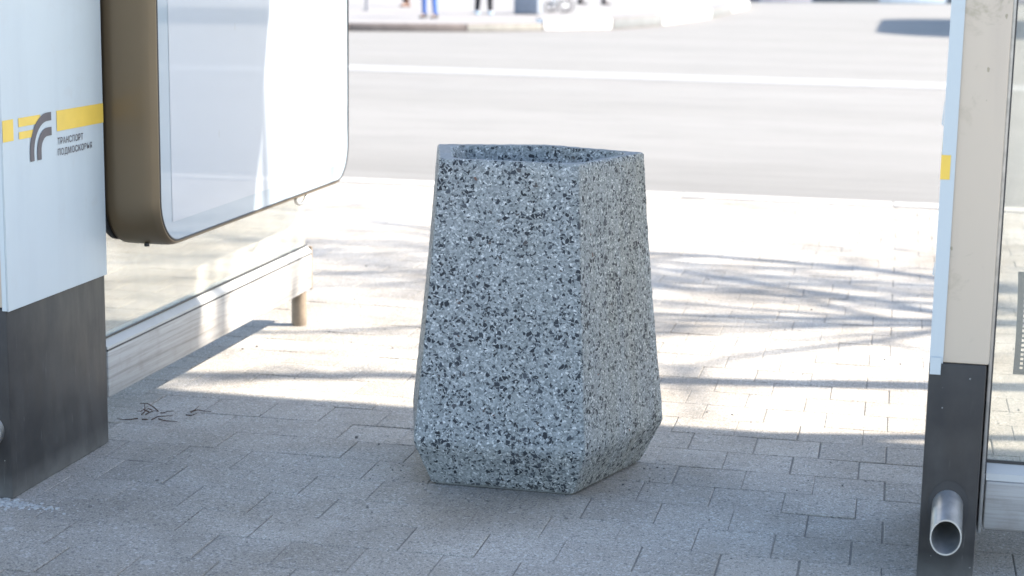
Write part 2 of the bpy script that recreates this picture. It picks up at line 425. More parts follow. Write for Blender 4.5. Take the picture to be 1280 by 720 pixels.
fk = MB(); segs = [(-4.78,61.0,-3.13,62.2,'kerb_lav'),(-3.12,62.2,-.83,63.6,'kerb_teal'),(-.82,63.6,1.45,65.0,'kerb_blue'),(1.46,65.0,3.4,66.2,'kerb_teal'),(3.41,66.2,8,69,'kerb_lav'),(8.01,69,14,72,'kerb_grey'),(14.01,72,60,80,'kerb_tan')]
fn = sorted(set(s[4] for s in segs))
for x0,y0,x1,y1,mm in segs: fk.prism([(x0,y0),(x1,y1),(x1-.4,y1+.6),(x0-.4,y0+.6)], -.122, .14, fn.index(mm))
tag(fk.build('kerb', [M[n] for n in fn], bevel=.03), kind='structure')
fv = MB(); fv.prism([(-5.2,61.6),(-.8,64.2),(8,69.6),(60,80.6),(60,150),(-5.2,150)], -.12, .12)
tag(fv.build('pavement', M['farpave']), kind='structure')

# ------------------------------------------------------------------ pentagonal litter bin
def build_bin():
    cx, cy, th = -.772, 3.715, -.0147
    root = thing('litter_bin', 'grey five sided concrete litter bin with dark stone chips standing open on the paving', 'litter bin', (cx,cy,0))
    NS = 26
    def outline(R, fil, inset=0, squash=.5, shift=(0,0)):
        ap = R*math.cos(PI/5) - inset; Rv = ap/math.cos(PI/5)
        V = [Vector((Rv*math.cos(-PI/2-PI/5+k*2*PI/5), Rv*math.sin(-PI/2-PI/5+k*2*PI/5))) for k in range(5)]
        y2 = V[2].y
        for p in V:
            if p.y > y2+1e-6: p.y = y2 + (p.y-y2)*squash
        V[4].x += .009
        pts = []
        for k in range(5):
            A, B, C_ = V[k-1], V[k], V[(k+1)%5]
            u = (A-B).normalized(); w = (C_-B).normalized(); ang = math.acos(max(-1,min(1,u.dot(w))))
            t = fil/math.tan(ang/2); p0 = B+u*t; p1 = B+w*t; cen = B + (u+w).normalized()*(fil/math.sin(ang/2))
            nf = 6
            for q in range(nf+1):
                # arc by normalised interpolation
                vv = ((p0-cen)*(1-q/nf) + (p1-cen)*(q/nf)).normalized()*fil
                pts.append(cen+vv)
            nA = V[(k+1)%5]; nB = V[(k+2)%5]
            u2 = (B-nA).normalized(); w2 = (nB-nA).normalized(); an2 = math.acos(max(-1,min(1,u2.dot(w2))))
            e1 = nA + u2*(fil/math.tan(an2/2))
            for q in range(1, NS): pts.append(p1 + (e1-p1)*(q/NS))
        c, s = math.cos(th), math.sin(th)
        return [Vector((c*(p.x+shift[0])-s*(p.y+shift[1]), s*(p.x+shift[0])+c*(p.y+shift[1]))) for p in pts]
    RB, RW, RT, Z1, Z2 = .2635, .3125, .2506, .100, .697
    prof = []
    for i in range(9): prof.append((.006+(Z1-.006)*i/8, RB+(RW-RB)*(i/8) - (0.0012 if i == 8 else 0)))
    for i in range(1, 44):
        t = i/43; prof.append((Z1+(Z2-.004-Z1)*t, RW+(RT-RW)*t - .0035*math.sin(PI*t)))
    def rough(p, amp, nx, ny):
        n1 = noise.noise(Vector(p)*70) + .6*noise.noise(Vector(p)*150)
        return Vector((p[0]+nx*amp*n1, p[1]+ny*amp*n1, p[2]))
    b = MB(); rings = []
    for z, R in prof:
        ring = []
        for q in outline(R, .006):
            n = q.normalized(); ring.append(rough((q.x, q.y, z), .0013, n.x, n.y))
        rings.append(ring)
    rings.append([Vector((q.x, q.y, Z2 + .0012*noise.noise(Vector((q.x*60,q.y*60,0))))) for q in outline(RT-.004, .006)])
    b.loft(rings, True, False)
    body = b.build('shell', [M['agg']], root, smooth=True, recalc=False)
    # rim and cavity
    r = MB(); sh = (.004, .0)
    rr = [[Vector((q.x, q.y, Z2 + .0012*noise.noise(Vector((q.x*60,q.y*60,0))))) for q in outline(RT-.004, .006)],
          [Vector((q.x, q.y, Z2-.001 + .0016*noise.noise(Vector((q.x*50,q.y*50,3))))) for q in outline(RT, .05, .024, shift=sh)]]
    r.loft(rr, False, False)
    r.build('rim', [M['rim']], root, smooth=True, recalc=False)
    cav = MB(); rc = [rr[1]]
    for z, ins in ((Z2-.008,.028),(.62,.032),(.5,.038),(.34,.045)):
        rc.append([rough((q.x, q.y, z), .001, 0, 0) for q in outline(RT, .05, ins, shift=sh)])
    cav.loft(rc, False, True)
    cav.build('cavity', [M['agg']], root, smooth=True, recalc=False)
    ft = MB(); ft.loft([[Vector((q.x,q.y,0)) for q in outline(RB-.012,.006)],[Vector((q.x,q.y,.007)) for q in outline(RB-.012,.006)]])
    ft.build('foot', [M['rim']], root)
    for o in root.children: o.location = (0,0,0)      # shapes are modelled about the bin's own base
    return root
build_bin()

# ------------------------------------------------------------------ bus shelters
def rrect(y0, y1, z0, z1, r, x, ins=0, n=10):
    y0 += ins; y1 -= ins; z0 += ins; z1 -= ins; r = max(.004, r-ins); out = []
    for cy, cz, a0 in ((y1-r,z0+r,-PI/2),(y1-r,z1-r,0),(y0+r,z1-r,PI/2),(y0+r,z0+r,PI)):
        for k in range(n+1):
            a = a0 + PI/2*k/n; out.append((x, cy+r*math.cos(a), cz+r*math.sin(a)))
    return out

ROOF_Z = 2.60; ROOF_FRONT = 4.77
FY, BY = 3.17, 3.62          # front and back of the corner posts
PB = .398                    # top of black base

def drain_pipe(parent, x, loc_sign=1):
    p = MB(); a = Vector((x+.003, 3.28, .198)); bq = Vector((x-.003, 3.092, .107)); d = (bq-a).normalized()
    R, r = .0275, .0252; seg = 40
    u = Vector((1,0,0)); w = d.cross(u).normalized()
    def ring(c, rr, tilt=0): return [c + rr*(math.cos(t)*u + math.sin(t)*w) - d*(tilt*math.sin(t)) for t in [2*PI*k/seg for k in range(seg)]]
    p.loft([ring(a,R),ring(bq,R,.62*R),ring(bq,r,.62*r),ring(a,r)], False, False)
    o = p.build('drain_pipe', M['steel'], parent, smooth=True)
    return o

def text_mesh(s, name, mat, y0, zbase, width, cap, x, parent, bold=.0):
    cu = bpy.data.curves.new(name, 'FONT'); cu.body = s; cu.size = 1; cu.offset = bold; cu.extrude = .0; cu.space_character = 1.12
    to = bpy.data.objects.new(name, cu); COL.objects.link(to)
    dg = bpy.context.evaluated_depsgraph_get(); dg.update()
    me = bpy.data.meshes.new_from_object(to.evaluated_get(dg))
    COL.objects.unlink(to); bpy.data.objects.remove(to)
    xs = [q.co.x for q in me.vertices]; 
    zs = [q.co.y for q in me.vertices]
    sx = width/(max(xs)-min(xs)); sz = cap/.70; mx = min(xs)
    w = Vector((0,0,0)); p = parent
    while p is not None: w += Vector(p.location); p = p.parent
    for q in me.vertices:
        q.co = Vector((x, y0+(q.co.x-mx)*sx, zbase + q.co.y*sz)) - w
    me.materials.clear(); me.materials.append(mat)
    o = bpy.data.objects.new(name, me); COL.objects.link(o); o.parent = parent; return o

# ---- left shelter
LX = -1.72
left = thing('bus_shelter', 'left bus shelter with transport emblem on its pale post and a bronze framed light box', 'bus shelter', (LX-.04, FY, 0), 'bus shelters')
cp = MB(); cp.box(LX-.078, LX-.003, FY+.002, BY-.002, PB, ROOF_Z-.06)
post = cp.build('corner_post', M['beige'], left, bevel=.004)
bs = MB(); bs.box(LX-.083, LX-.0055, FY-.003, BY+.001, 0, PB-.0005)
bs.build('post_base', M['black'], post, bevel=.005)
pn = MB()
pn.box(LX-.0028, LX, FY-.004, BY, PB-.006, ROOF_Z-.06); pn.box(LX-.014, LX-.0028, FY-.004, FY+.0015, PB-.005, ROOF_Z-.06)
pn.build('side_panel', M['vinyl'], post, bevel=.0008, segs=1)
st = MB()
xs = LX+.0009
def bar(mb, y0, y1, z0, z1, x=xs): mb.quad([(x,y0,z0),(x,y1,z0),(x,y1,z1),(x,y0,z1)])
bar(st, FY-.003, 3.211, .7325, .7755); st.build('stripe', M['yellow'], post, recalc=False); st = MB(); bar(st, 3.397, BY-.001, .7345, .7775)
st.build('stripe', M['yellow'], post, recalc=False)
e1 = MB(); bar(e1, 3.232, 3.325, .7575, .7755, xs); bar(e1, 3.233, 3.296, .7325, .7475, xs)
e1.build('emblem_bars', M['yellow'], post, recalc=False)
em = MB()
def hook(y0, ztop, R, t, yend, zb):
    """vertical leg that bends right through a quarter circle"""
    yc, zc = y0+R, ztop-R; o = []; i = []
    o.append((y0, zb)); i.append((y0+t, zb))
    for k in range(13):
        a = PI - PI/2*k/12; o.append((yc+R*math.cos(a), zc+R*math.sin(a))); i.append((yc+(R-t)*math.cos(a), zc+(R-t)*math.sin(a)))
    o.append((yend, ztop)); i.append((yend, ztop-t))
    for k in range(len(o)-1):
        em.quad([(xs+.0007,)+i[k], (xs+.0007,)+i[k+1], (xs+.0007,)+o[k+1], (xs+.0007,)+o[k]])
hook(3.2765, .7775, .078, .0175, 3.372, .683); hook(3.3075, .7465, .046, .0175, 3.372, .683)
em.build('emblem', M['ink'], post, recalc=False)
text_mesh('ТРАНСПОРТ', 'lettering', M['ink'], 3.398, .7065, .119, .0135, xs+.0005, post, .007)
text_mesh('ПОДМОСКОВЬЯ', 'lettering', M['ink'], 3.398, .6835, .160, .0135, xs+.0005, post, .007)
drain_pipe(post, LX-.046)
# gable wall: rail, ledge, glass
WY1 = 5.055
rl = MB(); rl.prism([(LX-.05,BY+.004),(LX-.004,BY+.004),(LX-.004,WY1),(LX-.05,WY1)], .104, .214)
rail = rl.build('bottom_rail', M['rail'], left, bevel=.006)
lg = MB(); lg.loft([[(LX-.05,y,.2145),(LX-.006,y,.2145),(LX-.006,y,.222),(LX-.022,y,.238),(LX-.05,y,.238)] for y in (BY+.004, WY1-.002)])
lg.build('ledge', M['pale'], rail)
gk = MB(); gk.box(LX-.0205, LX-.0165, BY+.004, WY1-.01, .2385, .243); gk.box(LX-.0075, LX-.0048, BY+.004, WY1-.01, .2125, .2165)
gk.build('gasket', M['gasket'], rail)
gl = MB(); gl.box(LX-.030, LX-.022, BY+.004, WY1-.012, .2385, ROOF_Z-.07)
gl.build('side_glass', M['glass'], left)
ft = MB(); ft.tube([(LX-.028,5.0,.0),(LX-.028,5.0,.103)], .023, 24)
ft.build('foot', M['legmetal'], left, smooth=True)
fp_ = MB(); fp_.box(LX-.05, LX-.006, WY1+.001, WY1+.012, .10, .235); fp_.build('rail_end_cap', M['legmetal'], rail, bevel=.003)
# light box
lb = thing('light_box', None, None, (-1.65, 4.34, 1.35)); lb.parent = left; lb.location = Vector((-1.65,4.34,1.35)) - left.location
Y0, Y1, Z0, Z1, RR = 3.64, 5.045, .445, 2.24, .115
fr = MB()
prof = [(.030,-1.7385),(.012,-1.737),(.004,-1.731),(.0005,-1.722),(0,-1.70),(0,-1.640),(.0005,-1.620),(.003,-1.608),(.007,-1.6025),(.010,-1.602)]
fr.loft([rrect(Y0,Y1,Z0,Z1,RR,x,i) for i, x in prof], True, False)
fr.build('frame', M['bronze'], lb, smooth=True)
bk = MB(); bk.loft([rrect(Y0-.013,Y1-.02,Z0+.012,Z1-.012,.10,x,i) for i, x in ((.002,-1.7412),(0,-1.740),(0,-1.734))])
bk.build('back_case', M['gasket'], lb, smooth=True)
gs = MB(); gs.loft([rrect(Y0,Y1,Z0,Z1,RR,-1.602,.010),rrect(Y0,Y1,Z0,Z1,RR,-1.6005,.0115),rrect(Y0,Y1,Z0,Z1,RR,-1.6005,.0145),rrect(Y0,Y1,Z0,Z1,RR,-1.6115,.0150)], False, False)
gs.build('gasket', M['gasket'], lb, smooth=True)
ds = MB(); ds.quad([(p[0]-.0040*(p[2]-Z0), p[1], p[2]) for p in rrect(Y0,Y1,Z0,Z1,RR,-1.6025,.0146)]); ds.build('display', M['display'], lb, recalc=False)
sh = MB(); sh.quad([(-1.6019-.0040*(z-Z0), y, z) for y, z in ((Y0+.078,Z0+.058),(Y1-.078,Z0+.058),(Y1-.078,Z1-.058),(Y0+.078,Z1-.058))]); sh.build('poster_sheet', M['sheet'], lb, recalc=False)
lk = MB()
lk.tube([(-1.612,4.63+.045*math.cos(a),.446-.020*math.sin(a)) for a in [PI*k/10 for k in range(11)]], .0045, 10)
lk.build('latch_loop', M['steel'], lb, smooth=True)
sc = MB(); sc.tube([(-1.665,3.715,.452),(-1.665,3.715,.4445)], .006, 12); sc.build('screw', M['gasket'], lb)
# roof, back glass, remaining posts (outside the picture but part of the shelter)
def shelter_rest(parent, x0, x1, px0, px1):
    r = MB(); r.box(x0, x1, 3.02, ROOF_FRONT, ROOF_Z-.058, ROOF_Z); r.build('roof', M['roof'], parent, bevel=.01)
    for xx in (px0, px1):
        p = MB(); p.tube([(xx, ROOF_FRONT-.06, 0), (xx, ROOF_FRONT-.06, ROOF_Z-.06)], .03, 16)
        p.build('front_post', M['pale'], parent, smooth=True)
shelter_rest(left, -6.2, -1.32, -5.9, -4.2)
bg = MB(); bg.box(-5.9, LX-.086, 3.246, 3.254, .205, ROOF_Z-.07); bg.build('back_glass', M['glass'], left)
br_ = MB(); br_.box(-5.9, LX-.086, 3.225, 3.275, .09, .195); br_.build('back_rail', M['rail'], left, bevel=.005)
cp2 = MB(); cp2.box(-5.98, -5.905, FY, BY, 0, ROOF_Z-.06); cp2.build('end_post', M['beige'], left, bevel=.004)

# ---- right shelter
PB = .407
RX = .106
right = thing('bus_shelter', 'right bus shelter with a narrow warm grey post, blue edge strip and slanted drain pipe', 'bus shelter', (RX+.02, FY, 0), 'bus shelters')
def skew(pts_z0, z0, z1):
    m_ = MB(); m_.prism(pts_z0, z0, z1); return m_
PX0, PX1 = .0795, .0915                  # the post's side face runs back slightly splayed
out = [(PX0+.002, FY+.002), (RX+.077, FY+.002), (RX+.077, BY-.002), (PX1+.002, BY-.002)]
rpost = skew(out, PB, ROOF_Z-.06).build('corner_post', M['beige'], right, bevel=.003)
outb = [(PX0, FY-.003), (RX+.0735, FY-.003), (RX+.0735, BY+.001), (PX1, BY+.001)]
skew(outb, 0, PB-.0005).build('post_base', M['black'], rpost, bevel=.004)
sp = MB()
sp.prism([(PX0,FY-.0015),(PX0+.0238,FY-.0015),(PX0+.0238,FY+.0014),(PX0+.0018,FY+.0014),(PX1+.0018,BY-.001),(PX1,BY-.001)], PB-.001, ROOF_Z-.06)
sp.build('side_panel', M['vinyl'], rpost)
ys = MB(); ys.prism([(PX0-.0009,FY-.0024),(PX0+.0155,FY-.0024),(PX0+.0155,FY-.0017),(PX0-.0002,FY-.0017),(PX1-.0003,BY-.002),(PX1-.0009,BY-.002)], .7365, .7795); ys.build('stripe', M['yellow'], rpost)
for z0, z1, xa, xb in ((PB-.021, PB+.010, PX0+.0015, PX0+.0205),):
    fl = MB(); fl.prism([(xa,FY-.0058),(xb,FY-.0058),(xb,FY-.0046),(xa,FY-.0046)], z0, z1); fl.build('torn_vinyl', M['vinyl'], rpost)
for zz, hh, dx in ((.563,.026,.0042),(.83,.045,.0038)):
    fl = MB(); fl.loft([[(PX0-.0006,FY-.0012,zz),(PX0-.0006,FY-.0004,zz),(PX0-dx,FY+.001,zz+.003),(PX0-dx,FY+.0002,zz+.003)],[(PX0-.0006,FY-.0012,zz+hh),(PX0-.0006,FY-.0004,zz+hh),(PX0-.0014,FY+.0004,zz+hh*.95),(PX0-.0014,FY-.0004,zz+hh*.95)]]); fl.build('torn_vinyl', M['vinyl'], rpost)
gp = MB(); gp.box(RX+.0775, RX+.0835, FY+.02, FY+.12, .09, ROOF_Z-.06); gp.build('glazing_strip', M['steel'], rpost, bevel=.001)
gp2 = MB(); gp2.box(RX+.0838, RX+.0868, FY+.03, FY+.10, .2, ROOF_Z-.06); gp2.build('gasket', M['gasket'], rpost)
drain_pipe(rpost, RX+.0215)
# flat dark oval, painted shade of the hole around the pipe
ho = MB(); ring = [(RX+.0222+.0365*math.cos(t), FY-.0042, .138+.053*math.sin(t)) for t in [2*PI*k/32 for k in range(32)]]; ho.quad(list(reversed(ring)))
ho.build('pipe_hole_shade', M['gasket'], rpost, recalc=False)
GX0 = RX+.0872; GX1 = 3.9
rb = MB(); rb.box(GX0, GX1, 3.20, 3.25, .093, .186); rrail = rb.build('bottom_rail', M['rail'], right, bevel=.005)
ld = MB(); ld.loft([[(x_,3.203,.1865),(x_,3.25,.1865),(x_,3.25,.213),(x_,3.228,.213),(x_,3.205,.199)] for x_ in (GX0, GX1)]); ld.build('ledge', M['pale'], rrail)
kg = MB(); kg.box(GX0, GX1, 3.2265, 3.2305, .2135, .219); kg.build('gasket', M['gasket'], rrail)
gg = MB(); gg.box(GX0, GX1, 3.232, 3.240, .214, ROOF_Z-.07); gg.build('back_glass', M['glass'], right)
shelter_rest(right, -.27, 4.2, 2.2, 3.9)
ep = MB(); ep.box(GX1+.003, GX1+.08, FY, BY, 0, ROOF_Z-.06); ep.build('end_post', M['beige'], right, bevel=.004)

# perforated bench inside the right shelter
bn = thing('bench', 'perforated grey metal bench seen through the glass of the right shelter', 'bench', (1.0, 3.75, 0))
def perforated(x0, x1, path, nx, name):
    """sheet along path (y,z) with real square holes"""
    b_ = MB(); k = len(path)-1
    for i in range(nx):
        xa = x0+(x1-x0)*i/nx; xb = x0+(x1-x0)*(i+1)/nx; e = (xb-xa)*.20
        for j in range(k):
            A = Vector((0,)+path[j]); B = Vector((0,)+path[j+1]); q = (B-A)*.20
            def P(x, v): return (x, v.y, v.z)
            o = [P(xa,A),P(xb,A),P(xb,B),P(xa,B)]; ii = [P(xa+e,A+q),P(xb-e,A+q),P(xb-e,B-q),P(xa+e,B-q)]
            if i in (0, nx-1) or j in (0, k-1): b_.quad(o)
            else:
                for t in range(4):
                    u = (t+1) % 4; b_.quad([o[t],o[u],ii[u],ii[t]])
    o = b_.build(name, M['steelpaint'], bn); sm = o.modifiers.new('thickness','SOLIDIFY'); sm.thickness = .0018; return o
M['steelpaint'] = plain('grey_powder_coat', (.13,.135,.135), .45, .3, .1, 20)
def arc_path():
    out_ = []
    for k in range(22):
        t = k/21; out_.append((3.505 - .045*math.sin(PI*(.15+.75*t)) + .035*t, .325 + .195*t))
    return out_
perforated(.247, 1.75, arc_path(), 156, 'backrest')
se_ = MB(); se_.loft([[(x_,3.515,.345),(x_,3.86,.36),(x_,3.87,.35),(x_,3.87,.325),(x_,3.86,.335),(x_,3.515,.325)] for x_ in (.30, 1.75)]); se_.build('seat', M['steelpaint'], bn, bevel=.004)
for xx in (.55, 1.45):
    l_ = MB(); l_.tube([(xx,3.56,0),(xx,3.56,.328)], .02, 14); l_.tube([(xx,3.76,0),(xx,3.76,.333)], .02, 14); l_.build('leg', M['steelpaint'], bn, smooth=True)

# ------------------------------------------------------------------ bits on the ground
tw = MB()
for a in range(13):
    an = rng.uniform(0, 2*PI); p = Vector((-1.70+rng.uniform(-.05,.07), 3.86+rng.uniform(-.05,.05), .006)); pts = [p]
    for k in range(3):
        an += rng.uniform(-.6,.6); p = p + Vector((math.cos(an)*.018, math.sin(an)*.018, rng.uniform(-.004,.010))); p.z = max(.004, p.z); pts.append(p)
    tw.tube(pts, [.0018,.0015,.0011,.0007], 5)
tag(tw.build('dry_weed', M['twig'], loc=(-1.68,3.86,0)), 'dry brown weed tuft flattened on the paving by the left shelter rail', 'weed')
mo = MB()
for k in range(520):
    x_ = -1.82 + abs(rng.gauss(0,.085)); y_ = 3.142 + rng.gauss(0,.013) - .10*max(0,x_+1.74); s_ = rng.uniform(.001,.0045)
    ring = [(x_+s_*rng.uniform(.7,1.3)*math.cos(t), y_+s_*rng.uniform(.7,1.3)*math.sin(t)) for t in [2*PI*q/7 for q in range(7)]]
    mo.prism(ring, -.004, s_*rng.uniform(.3,.8))
mo_ = mo.build('mortar_crumbs', M['mortar']); tag(mo_, 'white crumbled mortar along the foot of the left shelter post', 'mortar', kind='stuff')
gt = MB()
for k in range(260):
    x_ = rng.uniform(-2.3,.5); y_ = 2.6+rng.random()**.8*3.6; s_ = rng.choice([.0011,.0014,.0018,.0022,.0032])*rng.uniform(.7,1.3)
    ring = [(x_+s_*rng.uniform(.6,1.3)*math.cos(t), y_+s_*rng.uniform(.6,1.3)*math.sin(t)) for t in [2*PI*q/6 for q in range(6)]]
    gt.prism(ring, -.003, s_*rng.uniform(.5,1.1))
for k in range(70):
    a = rng.uniform(-2.9, .6); rr_ = rng.uniform(.255,.30)+abs(rng.gauss(0,.03)); x_ = -.772+rr_*math.cos(a); y_ = 3.715+rr_*math.sin(a); s_ = rng.uniform(.0009,.0024)
    ring = [(x_+s_*rng.uniform(.6,1.4)*math.cos(t), y_+s_*rng.uniform(.6,1.4)*math.sin(t)) for t in [2*PI*q/6 for q in range(6)]]
    gt.prism(ring, -.003, s_*rng.uniform(.5,1.2))
tag(gt.build('grit', M['stone']), 'dark grit and tiny stones scattered over the paving', 'grit', kind='stuff')

# ------------------------------------------------------------------ bare street tree that throws the branch shadows
def bare_tree(bx, by, seed):
    r = random.Random(seed)
    t = thing('bare_tree', 'leafless street tree by the kerb throwing branch shadows over the sunny pavement', 'tree', (bx,by,0))
    tr = MB(); tr.tube([(bx,by,-.05),(bx+.03,by,.6),(bx-.02,by+.04,1.6),(bx-.1,by+.02,2.6),(bx-.15,by,3.3)], [.17,.135,.12,.11,.09], 14)
    tr.build('trunk', M['bark'], t, smooth=True)
    cr = MB()
    def grow(p, d, L, rd, lev):
        pts = [p]; n = 5; q = Vector(p); dd = Vector(d)
        for k in range(n):
            dd = (dd + Vector((r.gauss(0,.16), r.gauss(0,.16), r.gauss(.03,.12)))).normalized(); q = q + dd*(L/n); pts.append(Vector(q))
        cr.tube(pts, [rd*(1-.6*k/n) for k in range(n+1)], 7 if lev < 2 else 5)
        if lev >= 3: return
        for c in range(r.choice([3,4,5]) if lev else 5):
            k = r.randint(1, n); nd = (dd + Vector((r.gauss(0,.6), r.gauss(0,.6), r.gauss(.1,.45)))).normalized()
            grow(pts[k], nd, L*r.uniform(.45,.7), max(.004, rd*r.uniform(.38,.55)), lev+1)
    top = Vector((bx-.12, by+.01, 3.0))
    for d in ((-.85,.0,.35),(-.75,.35,.55),(-.55,-.15,.6),(-.2,.5,.8),(.3,.1,.9),(.7,.2,.6),(-.5,.1,.9)):
        grow(top + Vector((0,0,r.uniform(-.5,.35))), Vector(d).normalized(), r.uniform(1.9,2.7), r.uniform(.035,.06), 0)
    cr.build('crown', M['bark'], t, smooth=True)
bare_tree(5.1, 6.68, 11)
def slender_tree(bx, by, seed):
    r = random.Random(seed)
    t = thing('young_tree', 'slender leafless young tree beside the right shelter, off to the right', 'tree', (bx,by,0))
    q = [Vector((bx+.03*math.sin(z*1.3), by+.03*math.cos(z*1.7), z)) for z in [0,.6,1.2,1.8,2.4,3,3.6,4.2,4.9]]
    tr = MB(); tr.tube(q, [.062,.056,.053,.05,.047,.043,.038,.03,.012], 12); tr.build('trunk', M['bark'], t, smooth=True)
    cr = MB()
    for k in range(6):
        z = r.uniform(3.4, 4.7); a = r.uniform(0, 2*PI); L = r.uniform(.5, 1.1)*(5.4-z)/2; p = Vector((bx, by, z)); pts = [p]
        d = Vector((math.cos(a), math.sin(a), r.uniform(.5,1.1))).normalized()
        for n in range(4):
            d = (d + Vector((r.gauss(0,.15),r.gauss(0,.15),.08))).normalized(); p = p + d*L/4; pts.append(p)
        cr.tube(pts, [.018,.015,.011,.008,.004], 6)
        for m_ in (1,2,3):
            e = (d + Vector((r.gauss(0,.7),r.gauss(0,.7),r.gauss(0,.4)))).normalized(); cr.tube([pts[m_], pts[m_]+e*L*.25, pts[m_]+e*L*.45+Vector((0,0,.04))], [.008,.006,.003], 5)
    cr.build('crown', M['bark'], t, smooth=True)
slender_tree(2.35, 5.31, 3)

# unseen roof added and shaped to cast the road shadow at the right
cn = thing('shadow_roof', 'unseen flat roof on columns added to cast the shadow on the far road', 'shadow_roof', (13,41,-.12))
CZ = 4.5; DX, DY = 1.005*CZ, .25*CZ
c_ = MB(); c_.loft([[(p[1], p[2], z) for p in rrect(-.4+DX, 17+DX, 33.0+DY, 45.6+DY, 2.3, 0)] for z in (CZ-.25, CZ)])
c_.build('roof', M['roof'], cn)
for xx in (8.5, 18):
    for yy in (38, 45): 
        c2 = MB(); c2.tube([(xx,yy,-.12),(xx,yy,CZ-.25)], .14, 16); c2.build('column', M['pale'], cn, smooth=True)

# ------------------------------------------------------------------ people across the road
def skinmesh(name, chains, mat, parent, sub=1, root=0):
    """chains: list of lists of (pos, radius); first point of the first chain is the root"""
    vs = []; rs = []; es = []; idx = {}
    def vid(p, r):
        k = tuple(round(c, 4) for c in p)
        if k not in idx: idx[k] = len(vs); vs.append(p); rs.append(r)
        return idx[k]
    for ch in chains:
        ids = [vid(p, r) for p, r in ch]; es += list(zip(ids[:-1], ids[1:]))
    me = bpy.data.meshes.new(name); me.from_pydata(vs, es, [])
    o = bpy.data.objects.new(name, me); COL.objects.link(o)
    m1 = o.modifiers.new('skin','SKIN'); m1.use_smooth_shade = True
    for i, sv in enumerate(me.skin_vertices[0].data):
        q = rs[i]; sv.radius = (q, q) if not isinstance(q, tuple) else q; sv.use_root = (i == 0)
    m2 = o.modifiers.new('sub','SUBSURF'); m2.levels = sub; m2.render_levels = sub
    dg = bpy.context.evaluated_depsgraph_get(); dg.update()
    bakd = bpy.data.meshes.new_from_object(o.evaluated_get(dg)); o.modifiers.clear(); o.data = bakd
    bakd.materials.clear(); bakd.materials.append(mat)
    for p in bakd.polygons: p.use_smooth = True
    o.parent = parent; return o

